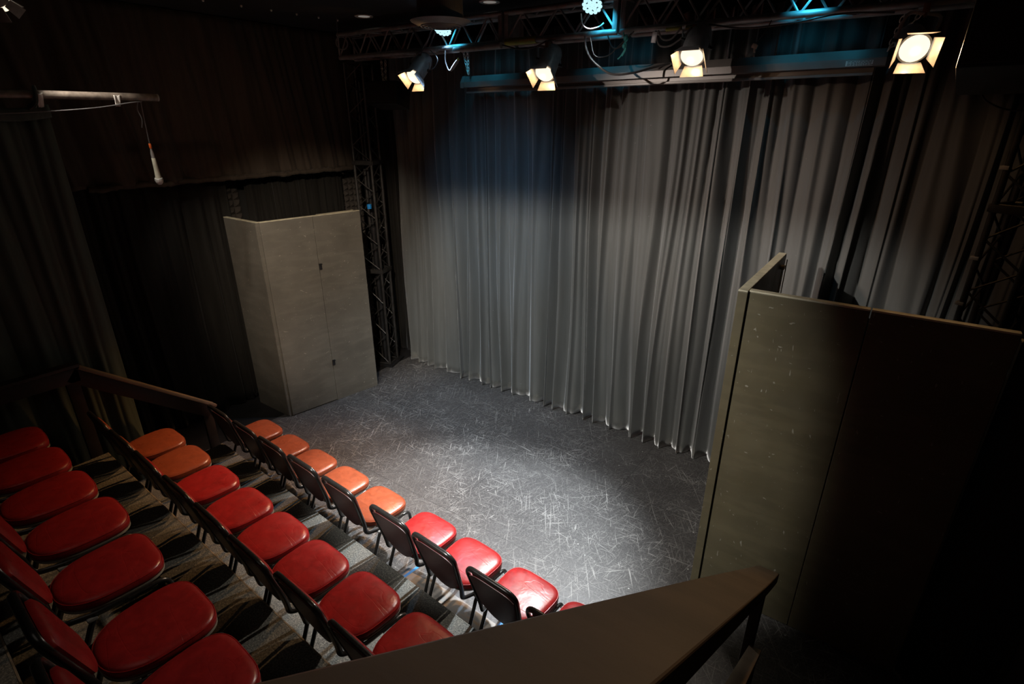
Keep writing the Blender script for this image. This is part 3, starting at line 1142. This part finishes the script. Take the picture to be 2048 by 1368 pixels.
# ------------------------------------------------------------------ loudspeakers
def speaker(label, loc, size, rz, tilt):
    t = thing('loudspeaker', label, 'loudspeaker', loc, rz)
    rot = Matrix.Rotation(tilt, 3, 'X')
    MB().box((0, 0, 0), size, rot, 0.012).build('cabinet', M['black_metal'], t)
    q = rot @ Vector((0, -size[1] / 2 - 0.004, 0))
    MB().box(q, (size[0] - 0.04, 0.012, size[2] - 0.04), rot, 0.004).build('grille', M['riser'], t)
    mb = MB()
    for s in (-1, 1):
        mb.box(rot @ Vector((s * (size[0] / 2 + 0.006), 0, 0)), (0.01, size[1] * 0.5, 0.05), rot, 0.002)
    mb.build('bracket', M['black_metal'], t)
    return t


speaker('black loudspeaker hung on chains left of the leftmost warm lamp', (-5.16, 4.80, 3.74), (0.40, 0.30, 0.25), R(15), R(-12))
speaker('large black loudspeaker at the upper right edge of the picture', (0.50, 4.33, 3.90), (0.80, 0.45, 0.46), R(-6), R(-16))

# ------------------------------------------------------------------ lamps
def mat_to(d):
    return Vector(d).normalized().to_track_quat('-Z', 'Y').to_matrix().to_4x4()


def fresnel(label, lens, d, hang, power, color, r=0.075, L=0.20, angle=62, target=None, energy=True, blend=1.0):
    """theatre fresnel: lens centre, pointing along d, clamp at hang (on the truss)"""
    lens = Vector(lens)
    t = thing('stage_lamp', label, 'stage lamp', lens, 0, 'warm stage lamps on the truss')
    mt = mat_to(d)
    MB().lathe([(r * 0.55, L + 0.01), (r * 0.8, L), (r * 0.96, L * 0.85), (r, L * 0.5), (r, 0.004), (r * 1.06, 0.0), (r * 1.06, -0.012), (r * 0.9, -0.012)][::-1],
               mt, 28, False, True).build('housing', M['lamp_body'], t)
    MB().lathe([(r * 0.95, -0.006), (r * 0.88, -0.024), (r * 0.68, -0.042), (r * 0.38, -0.054), (0.001, -0.058)][::-1], mt, 24, True, True).build('lens', M['lens_warm'], t)
    for k in range(4):
        mb = MB()
        a = k * PI / 2
        rot = Matrix.Rotation(a, 4, 'Z')
        w0, w1, hl_ = r * 0.72, r * 1.0, 0.075
        flare = 0.035
        q = [Vector((-w0, r * 0.98, -0.012)), Vector((w0, r * 0.98, -0.012)), Vector((w1, r * 0.98 + flare, -0.012 - hl_)), Vector((-w1, r * 0.98 + flare, -0.012 - hl_))]
        n_ = (q[1] - q[0]).cross(q[2] - q[1]).normalized() * 0.002
        lo = [mb.bm.verts.new(mt @ rot @ (p - n_)) for p in q]
        hi = [mb.bm.verts.new(mt @ rot @ (p + n_)) for p in q]
        mb.bm.faces.new(lo)
        mb.bm.faces.new(hi)
        for i in range(4):
            j = (i + 1) % 4
            mb.bm.faces.new((lo[i], lo[j], hi[j], hi[i]))
        mb.build('barn_door', M['lamp_body'], t, False)
    # yoke
    hg = Vector(hang) - lens
    ctr = mt @ Vector((0, 0, L * 0.45))
    side = Vector((0.816, 0.578, 0))
    side = (side - ctr.normalized() * 0).normalized()
    ax = (mt.to_3x3() @ Vector((0, 0, 1)))
    side = (side - ax * side.dot(ax)).normalized()
    a, b = ctr + side * (r + 0.014), ctr - side * (r + 0.014)
    apex = hg + Vector((0, 0, -0.035))
    MB().tube(round_path([a, apex + side * (r + 0.012), apex - side * (r + 0.012), b], 0.04, 5), 0.006, 8, False, 1.8).build('yoke', M['lamp_body'], t)
    MB().tube([ctr + side * (r - 0.005), ctr + side * (r + 0.035)], 0.014, 10).build('tilt_knob', M['black_metal'], t)
    MB().tube([ctr - side * (r - 0.005), ctr - side * (r + 0.03)], 0.010, 10).build('tilt_knob', M['black_metal'], t)
    mb = MB()
    mb.box(hg + Vector((0, 0, -0.005)), (0.035, 0.075, 0.05), None, 0.006)
    mb.tube([hg + Vector((0, 0, -0.055)), hg + Vector((0, 0, 0.02))], 0.010, 8)
    mb.build('clamp', M['brass'], t)
    if energy:
        dd = Vector(d).normalized()
        p = lens + dd * 0.068
        if r > 0.06:        # stray light of the bulb on the barn doors and the rig around it
            pl = bpy.data.lights.new('lamp_stray', 'POINT')
            pl.energy = 2.4
            pl.color = (1.0, 0.52, 0.20)
            pl.shadow_soft_size = 0.012
            po_ = bpy.data.objects.new('lamp_stray', pl)
            C.objects.link(po_)
            po_.location = p
        spot('lamp_beam', p, p + (Vector(target) - p if target else dd), power, color, angle, blend, 0.06)
    return t


LY = 4.50
fresnel('leftmost of the four glowing warm stage lamps under the truss', (-4.42, LY, 3.905), (-0.02, -0.68, -0.70), (-4.40, 4.60, 4.09), 420, (1.0, 0.50, 0.18), r=0.090, L=0.25, angle=60, target=(-4.3, 2.4, 0.5))
fresnel('second glowing warm stage lamp from the left, over the screen case', (-2.83, LY, 3.870), (0.05, -0.66, -0.74), (-2.86, 4.60, 4.10), 260, (1.0, 0.58, 0.28), r=0.090, L=0.25, angle=64, target=(-3.2, 2.2, 0.5))
fresnel('third glowing warm stage lamp from the left, in front of the screen case', (-1.53, LY, 3.930), (0.02, -0.66, -0.74), (-1.56, 4.60, 4.12), 230, NEUT, r=0.090, L=0.25, angle=66, target=(-2.0, 2.0, 0.5))
fresnel('rightmost glowing warm stage lamp, facing the camera beside the screen case end', (-0.152, LY, 3.89), (0.22, -0.80, -0.40), (-0.14, 4.60, 4.12), 90, WARM, r=0.085, angle=75)
# lamp at the very top left corner of the picture
fresnel('small white lit stage lamp at the top left corner of the picture', (-5.0, 1.385, 4.18), (-0.40, 0.75, -0.95), (-4.98, 1.30, 4.5), 60, NEUT,
        r=0.045, L=0.12, angle=42, target=(-6.0, 3.25, 1.7), blend=0.4)


def led_par(label, c, d, hang, power, color, angle, target):
    c = Vector(c)
    t = thing('led_par_lamp', label, 'stage lamp', c, 0, 'blue-white led lamps on the truss')
    mt = mat_to(d)
    r = 0.088
    MB().lathe([(r * 0.8, 0.085), (r, 0.075), (r, -0.004), (r * 0.95, -0.004)][::-1], mt, 28, False, True).build('housing', M['black_metal'], t)
    plate = MB().lathe([(r * 0.95, 0.0), (0.001, 0.0)], mt, 28, False, False).build('face_plate', M['black_metal'], t)
    mb = MB()
    spots_ = [(0, 0)] + [(0.034 * math.cos(k * PI / 3), 0.034 * math.sin(k * PI / 3)) for k in range(6)] + \
             [(0.066 * math.cos(k * PI / 6 + .2), 0.066 * math.sin(k * PI / 6 + .2)) for k in range(12)]
    for x, y in spots_:
        m2 = mt @ Matrix.Translation((x, y, -0.002))
        mb.lathe([(0.0175, 0.0), (0.0165, -0.006), (0.010, -0.011), (0.001, -0.013)][::-1], m2, 12, True, True)
    mb.build('led_lenses', M['lens_led'], t)
    hg = Vector(hang) - c
    side = Vector((0.816, 0.578, 0))
    ctr = mt @ Vector((0, 0, 0.035))
    MB().tube(round_path([ctr + side * (r + 0.012), hg + side * (r + 0.01), hg - side * (r + 0.01), ctr - side * (r + 0.012)], 0.02, 5), 0.006, 8, False, 1.6).build('yoke', M['black_metal'], t)
    p = c + Vector(d).normalized() * 0.04
    spot('led_beam', p, target, power, color, angle, 0.7, 0.07)
    return t


led_par('blue-white led lamp glowing below the round ceiling duct', (-4.06, 4.56, 4.295), (0.15, -0.42, -0.9), (-4.06, 4.62, 4.40), 280, (0.5,0.72,1.0), 70, (-3.8, 3.6, 0))
led_par('blue-white led lamp with a looped white cable at the top centre', (-2.42, 4.55, 4.345), (0.2, -0.60, -0.75), (-2.42, 4.62, 4.43), 1900, (0.88, 0.95, 1.0), 46, (-2.55, 2.9, 0))
# added blue spots stand in for led reflections on pipe and screen case
for x in (-4.06, -2.42, -0.9):
    pl_ = bpy.data.lights.new('led_glint_fill', 'SPOT')
    pl_.energy = 9.0
    pl_.color = (0.05, 0.62, 1.0)
    pl_.spot_size = R(80)
    pl_.spot_blend = 0.8
    pl_.shadow_soft_size = 0.05
    po = bpy.data.objects.new('led_glint_fill', pl_)
    C.objects.link(po)
    po.location = (x + 0.1, 4.50, 4.30)
    po.rotation_euler = (Vector((x + 0.1, 4.95, 3.88)) - Vector(po.location)).to_track_quat('-Z', 'Y').to_euler()

# unseen front lamp, added with blades to cut the wide beam's edges
L_ = Vector((-3.0, -0.3, 4.42))
fh = thing('stage_lamp', 'black out-of-frame lamp body over the seats, added with two blades to cut the light', 'stage lamp', L_)
md = mat_to(Vector((-2.6, 4.1, 1.2)) - L_)
MB().lathe([(0.055, 0.22), (0.08, 0.20), (0.085, 0.01)][::-1], md, 28, False, True).build('housing', M['black_metal'], fh)
dv = Vector((2.92, 3.8, 0)).normalized()
sv = Vector((dv.y, -dv.x, 0))
e0 = dv * 0.30
e0 = dv * 0.33
c0 = e0 + sv * 0.11
MB().box(c0 + Vector((0, 0, -0.17)), (0.22, 0.003, 0.44), Matrix((sv, dv, Vector((0, 0, 1)))).transposed()).build('barn_door', M['black_metal'], fh, False)  # blade added out of view to cut the beam on the right
MB().box((0.0, 0.30, -0.009), (0.60, 0.003, 0.178)).build('barn_door', M['black_metal'], fh, False)  # second unseen blade, added to shade the curtain top
MB().beam(Vector((0.06, 0.04, 0.0)), e0 + sv * 0.10 + Vector((0, 0, 0.0)), 0.02, 0.01).build('hinge_arm', M['black_metal'], fh)
MB().tube([(0, -0.05, 0.02), (0, -0.05, 0.09)], 0.012, 8).build('clamp', M['black_metal'], fh)

# ------------------------------------------------------------------ ceiling duct and downlights
du = thing('ceiling_duct', 'round dark ceiling duct with flared diffuser rim above the left led lamp', 'ventilation duct', (-3.63, 4.05, 4.27))
MB().lathe([(0.20, 0.012), (0.195, 0.24)], None, 48).build('duct_body', M['duct'], du)
mb = MB()
mb.lathe([(0.19, -0.035), (0.255, -0.004), (0.262, 0.004), (0.205, 0.012)], None, 48, False, False)
for k, rr_ in enumerate((0.17, 0.14, 0.11, 0.08, 0.05)):
    ring = [(rr_ * math.cos(2 * PI * i / 36), rr_ * math.sin(2 * PI * i / 36), -0.036 - 0.004 * k) for i in range(36)]
    mb.tube(ring, 0.006, 6, True)
mb.lathe([(0.195, -0.03), (0.19, 0.012)], None, 48, True, False)
mb.build('diffuser', M['duct'], du)
for x, y, lb_ in ((-5.17, 4.545, 'pale round downlight in the ceiling left of the duct'), (-3.60, 4.72, 'pale round downlight in the ceiling right of the duct')):
    t = thing('downlight', lb_, 'downlight', (x, y, 4.508), 0, 'recessed downlights')
    y_ = MB().lathe([(0.06, 0.0), (0.095, -0.004), (0.10, 0.0), (0.10, 0.004)], None, 32, False, False).build('trim_ring', M['downlight'], t)
    MB().lathe([(0.062, 0.002), (0.062, -0.001)], None, 32).build('lamp_glass', M['glass_glow'], t)
for i, (x, y) in enumerate(((-5.705, 3.10), (-5.67, 3.45), (-5.64, 3.75), (-5.62, 4.03), (-5.60, 4.285), (-5.58, 4.52))):
    o = MB().lathe([(0.010, 0.0), (0.010, -0.012), (0.004, -0.018)], Matrix.Translation((x, y, 4.51)), 10).build('ceiling_screw', M['chain'])
    tag(o, 'tiny bright screw head in the row along the dark ceiling edge', 'screw', 'row of screw heads in the ceiling')

# ------------------------------------------------------------------ pipe with microphone
pi = thing('hanging_pipe', 'worn grey-brown horizontal pipe at upper left with scraps of tape', 'pipe', (0, 0, 0))
PX = -5.30
MB().tube([(PX, -1.0, 3.645), (PX, 2.333, 3.652)], 0.029, 18).build('pipe_tube', M['pipe'], pi)
MB().tube([(PX, 2.325, 3.652), (PX, 2.336, 3.652)], 0.0295, 18).build('end_cap', M['cap'], pi)
for y, wd, hh in ((1.52, 0.05, 0.065), (2.02, 0.05, 0.05)):
    mb = MB()

    def tp(u, v):
        yy = y + wd * (u - 0.5) * (1 - 0.35 * v)
        return Vector((PX + 0.032 * math.cos(v * 1.4) + 0.006 * nz(u * 3, v * 3), yy, 3.66 - 0.03 * v - hh * v + 0.008 * nz(u * 4, v * 2, y)))
    mb.grid(tp, 8, 8)
    q = mb.build('tape_scrap', M['white_tape'], pi)
    q.modifiers.new('t', 'SOLIDIFY').thickness = 0.001
pth = [(PX + 0.03, -0.9, 3.54), (PX + 0.03, 0.6, 3.515), (PX + 0.03, 1.25, 3.52), (PX + 0.03, 1.8, 3.56), (PX + 0.03, 2.10, 3.607), (PX + 0.01, 2.20, 3.618)]
o = MB().tube(smooth_path(pth, 10), 0.0042, 8).build('cable', M['cable'])
tag(o, 'thin grey cable slung beneath the worn pipe at upper left', 'cable')
mic = thing('microphone', 'silver-grey microphone hanging upside down on its cable from the pipe end', 'microphone', (PX - 0.01, 2.20, 3.62))
mcz = -0.60
MB().tube(smooth_path([(0.0, 0, 0.0), (-0.045, 0.015, -0.1), (-0.115, 0.04, -0.26), (-0.14, 0.05, -0.33)], 8), 0.0042, 8).build('cable', M['cable'], mic)
TILT = Vector((-0.30, 0.14, -1)).normalized()
q0 = Vector((-0.14, 0.05, -0.33))
mt = TILT.to_track_quat('Z', 'Y').to_matrix().to_4x4()
mt.translation = q0
mt = mt @ Matrix.Scale(1.25, 4)
MB().lathe([(0.006, 0.0), (0.008, 0.004), (0.008, 0.03), (0.006, 0.034)], mt, 12).build('orange_tape', M['orange'], mic)
MB().lathe([(0.005, 0.034), (0.009, 0.06), (0.011, 0.07), (0.011, 0.10)], mt, 14).build('plug', M['cap'], mic)
MB().lathe([(0.011, 0.10), (0.0125, 0.104), (0.015, 0.18), (0.018, 0.235), (0.020, 0.245)], mt, 18).build('handle', M['mic'], mic)
MB().lathe([(0.019, 0.245), (0.025, 0.25), (0.027, 0.262), (0.026, 0.272), (0.022, 0.285), (0.014, 0.295), (0.002, 0.299)], mt, 20).build('grille', M['mic_grille'], mic)
MB().tube(smooth_path([(0.0, -0.02, 0.0), (-0.02, -0.03, -0.06), (-0.03, -0.01, -0.13), (-0.09, 0.0, -0.20)], 6), 0.004, 6).build('loose_tie', M['cable'], mic)

# ------------------------------------------------------------------ cables and odds on the truss
def cab(label, pts, r=0.006, mat='cable_black', name='cable'):
    o = MB().tube(smooth_path(pts, 8), r, 8).build(name, M[mat])
    tag(o, label, 'cable')
    return o


CY = 4.56
cab('black cable drooping in a deep loop over the screen case at the centre', [(-2.48, CY, 4.13), (-2.46, CY, 4.03), (-2.38, CY, 3.93), (-2.22, CY, 3.835), (-2.08, CY + .1, 3.84), (-1.98, CY + .3, 3.89), (-1.88, CY + .42, 3.925)], 0.009, 'cable')
cab('thin black cable sagging from the truss towards the rope end', [(-2.43, CY, 4.12), (-2.38, CY, 3.98), (-2.26, CY, 3.97), (-2.17, CY, 4.03), (-2.04, CY, 4.13)], 0.005)
cab('small hanging loop of black cable left of the teal rope', [(-2.27, CY, 4.12), (-2.22, CY, 4.03), (-2.15, CY, 4.03), (-2.06, CY, 4.12)], 0.006)
cab('cable looped twice beside the silver tag on the truss', [(-1.84, CY, 4.12), (-1.80, CY, 4.06), (-1.73, CY, 4.055), (-1.66, CY, 4.12)], 0.007, 'cable')
cab('larger cable loop beside the silver tag on the truss', [(-1.86, CY, 4.12), (-1.82, CY, 4.02), (-1.73, CY, 4.01), (-1.63, CY, 4.07), (-1.58, CY, 4.12)], 0.007, 'cable')
cab('black cable running along the truss right of the third warm lamp', [(-1.45, CY, 4.13), (-1.2, CY, 4.085), (-0.9, CY, 4.09), (-0.6, CY, 4.12), (-0.3, CY, 4.10)], 0.006)
cab('black cable drooping along the truss left of the second lamp', [(-3.34, CY, 4.12), (-3.15, CY, 4.075), (-2.98, CY, 4.08), (-2.86, CY, 4.12)], 0.006)
cab('thin cable hanging to a small fitting right of the third lamp', [(-1.02, CY, 4.12), (-1.05, CY, 4.05), (-1.10, CY, 3.985)], 0.004)
cab('thin cable from the duct down to the leftmost warm lamp', [(-4.02, 4.40, 4.30), (-4.22, 4.45, 4.16), (-4.38, CY, 4.10), (-4.50, CY, 4.03), (-4.52, 4.52, 3.96)], 0.004)
cab('black cable loop right of the leftmost lamp', [(-4.24, CY, 4.13), (-4.15, CY, 4.05), (-4.20, CY, 3.97), (-4.30, CY, 3.95)], 0.005)
cab('cable sagging under the large loudspeaker at the right edge', [(0.22, 4.5, 3.66), (0.28, 4.5, 3.58), (0.42, 4.5, 3.53), (0.60, 4.5, 3.56)], 0.005)
cab('white cable looping from the centre led lamp to the truss', [(-2.51, 4.53, 4.29), (-2.49, 4.53, 4.21), (-2.43, 4.54, 4.175), (-2.35, 4.55, 4.185), (-2.31, 4.56, 4.21)], 0.006, 'white_tape')
o = MB()
ring = []
for i in range(70):
    a = i / 69 * 2 * PI * 2.2
    ring.append(Vector((-5.47, 4.45, 4.27)) + Vector((0.816, 0.578, 0)) * (0.062 * math.cos(a) + 0.004 * (i / 30)) + Vector((0, 0, 1)) * (0.062 * math.sin(a) - 0.002 * i / 20))
o.tube(ring, 0.0055, 8)
o.tube([(-5.47 - .03, 4.43, 4.33), (-5.48, 4.43, 4.51)], 0.004, 6)
o = o.build('coiled_cable', M['cable'])
tag(o, 'coil of grey cable hanging from the ceiling at the left end of the truss', 'cable')
# hanging connector with grey plug
cn = thing('cable_connector', 'grey in-line cable plug in a hanging loop right of the leftmost lamp', 'cable connector', (-3.98, CY, 4.02))
MB().tube(smooth_path([(-0.06, 0, 0.10), (-0.065, 0, 0.0), (-0.03, 0, -0.075), (0.0, 0, -0.085)], 6), 0.006, 8).build('cable', M['cable_black'], cn)
MB().tube([(0.0, 0, -0.085), (0.03, 0, -0.06), (0.085, 0, -0.01), (0.10, 0, 0.005)], [0.010, 0.016, 0.017, 0.012], 12).build('plug', M['cap'], cn)
MB().tube([(0.10, 0, 0.005), (0.112, 0, 0.016)], 0.013, 10).build('collar', M['yellow_tape'], cn)
MB().tube(smooth_path([(0.112, 0, 0.016), (0.13, 0, 0.05), (0.135, 0, 0.11)], 6), 0.006, 8).build('cable', M['cable_black'], cn)
tg = MB().box((-1.865, CY - 0.005, 4.075), (0.04, 0.006, 0.075), Matrix.Rotation(0.12, 3, 'Y'), 0.002).build('metal_tag', M['lamp_body'])
tag(tg, 'small silver plate clipped under the truss between the second and third lamps', 'tag')
rp = MB()
rp.tube(smooth_path([(-2.13, CY, 4.13), (-2.12, CY, 4.08), (-2.10, CY, 4.03), (-2.14, CY, 3.96), (-2.165, CY, 3.94)], 6), 0.006, 8)
rp.tube(smooth_path([(-2.11, CY, 4.11), (-2.09, CY, 4.08), (-2.12, CY, 4.045), (-2.10, CY, 4.01), (-2.13, CY, 3.96)], 6), 0.007, 8)
rp.lathe([(0.002, -0.02), (0.018, -0.01), (0.02, 0.01), (0.003, 0.02)], Matrix.Translation((-2.105, CY, 4.085)), 12)
rp.lathe([(0.002, -0.02), (0.016, -0.01), (0.017, 0.01), (0.003, 0.02)], Matrix.Translation((-2.115, CY, 4.03)), 12)
rp = rp.build('knotted_rope', M['teal'])
tag(rp, 'knotted teal rope end dangling from the truss at the centre', 'rope')
ft = MB().box((-1.105, CY, 3.965), (0.04, 0.02, 0.03), Matrix.Rotation(0.4, 3, 'Y'), 0.004).tube([(-1.105, CY, 3.955), (-1.10, CY, 3.925)], 0.008, 8).build('hanging_fitting', M['cap'])
tag(ft, 'small pale fitting dangling on a thin cable right of the third lamp', 'fitting')
for x, dx, lb_ in ((-1.72, 0.06, 'yellow banded sleeve lying along the truss near the silver plate'), (-1.60, 0.025, 'short yellow tape band on the truss left of the third lamp')):
    o = MB().tube([(x - dx, CY + 0.01, 4.122), (x + dx, CY + 0.01, 4.124)], 0.014, 10).build('tape_band', M['yellow_tape'])
    tag(o, lb_, 'tape')

# ------------------------------------------------------------------ tape and a pale patch with painted-in gloss on the stage floor
def floor_strip(name, mat, pts, label, cat, z=0.0015):
    mb = MB()
    bm = mb.bm
    lo = [bm.verts.new((x, y, 0.0004)) for x, y in pts]
    hi = [bm.verts.new((x, y, z)) for x, y in pts]
    bm.faces.new(hi)
    bm.faces.new(list(reversed(lo)))
    n = len(pts)
    for i in range(n):
        bm.faces.new((lo[i], lo[(i + 1) % n], hi[(i + 1) % n], hi[i]))
    o = mb.build(name, M[mat], None, False)
    tag(o, label, cat)
    return o


floor_strip('floor_gloss_patch', 'worn', [(-2.75, 2.06), (-2.70, 2.30), (-2.3, 2.34), (-0.9, 2.26), (-0.9, 1.93), (-1.6, 1.97)], 'pale strip of worn floor with painted-in gloss between the front row legs and the platform', 'floor patch', 0.001)
floor_strip('tape_strip', 'blue_tape', [(-1.80, 2.02), (-1.765, 2.38), (-1.735, 2.38), (-1.77, 2.02)], 'left strip of blue tape on the floor behind the eighth front row chair', 'tape', 0.002)
floor_strip('tape_strip', 'blue_tape', [(-1.68, 2.02), (-1.65, 2.37), (-1.615, 2.37), (-1.645, 2.02)], 'right strip of blue tape on the floor behind the eighth front row chair', 'tape', 0.002)
floor_strip('tape_strip', 'blue_tape', [(-2.70, 2.10), (-2.66, 2.42), (-2.635, 2.42), (-2.675, 2.10)], 'blue tape strip on the floor under the sixth front row chair', 'tape', 0.002)
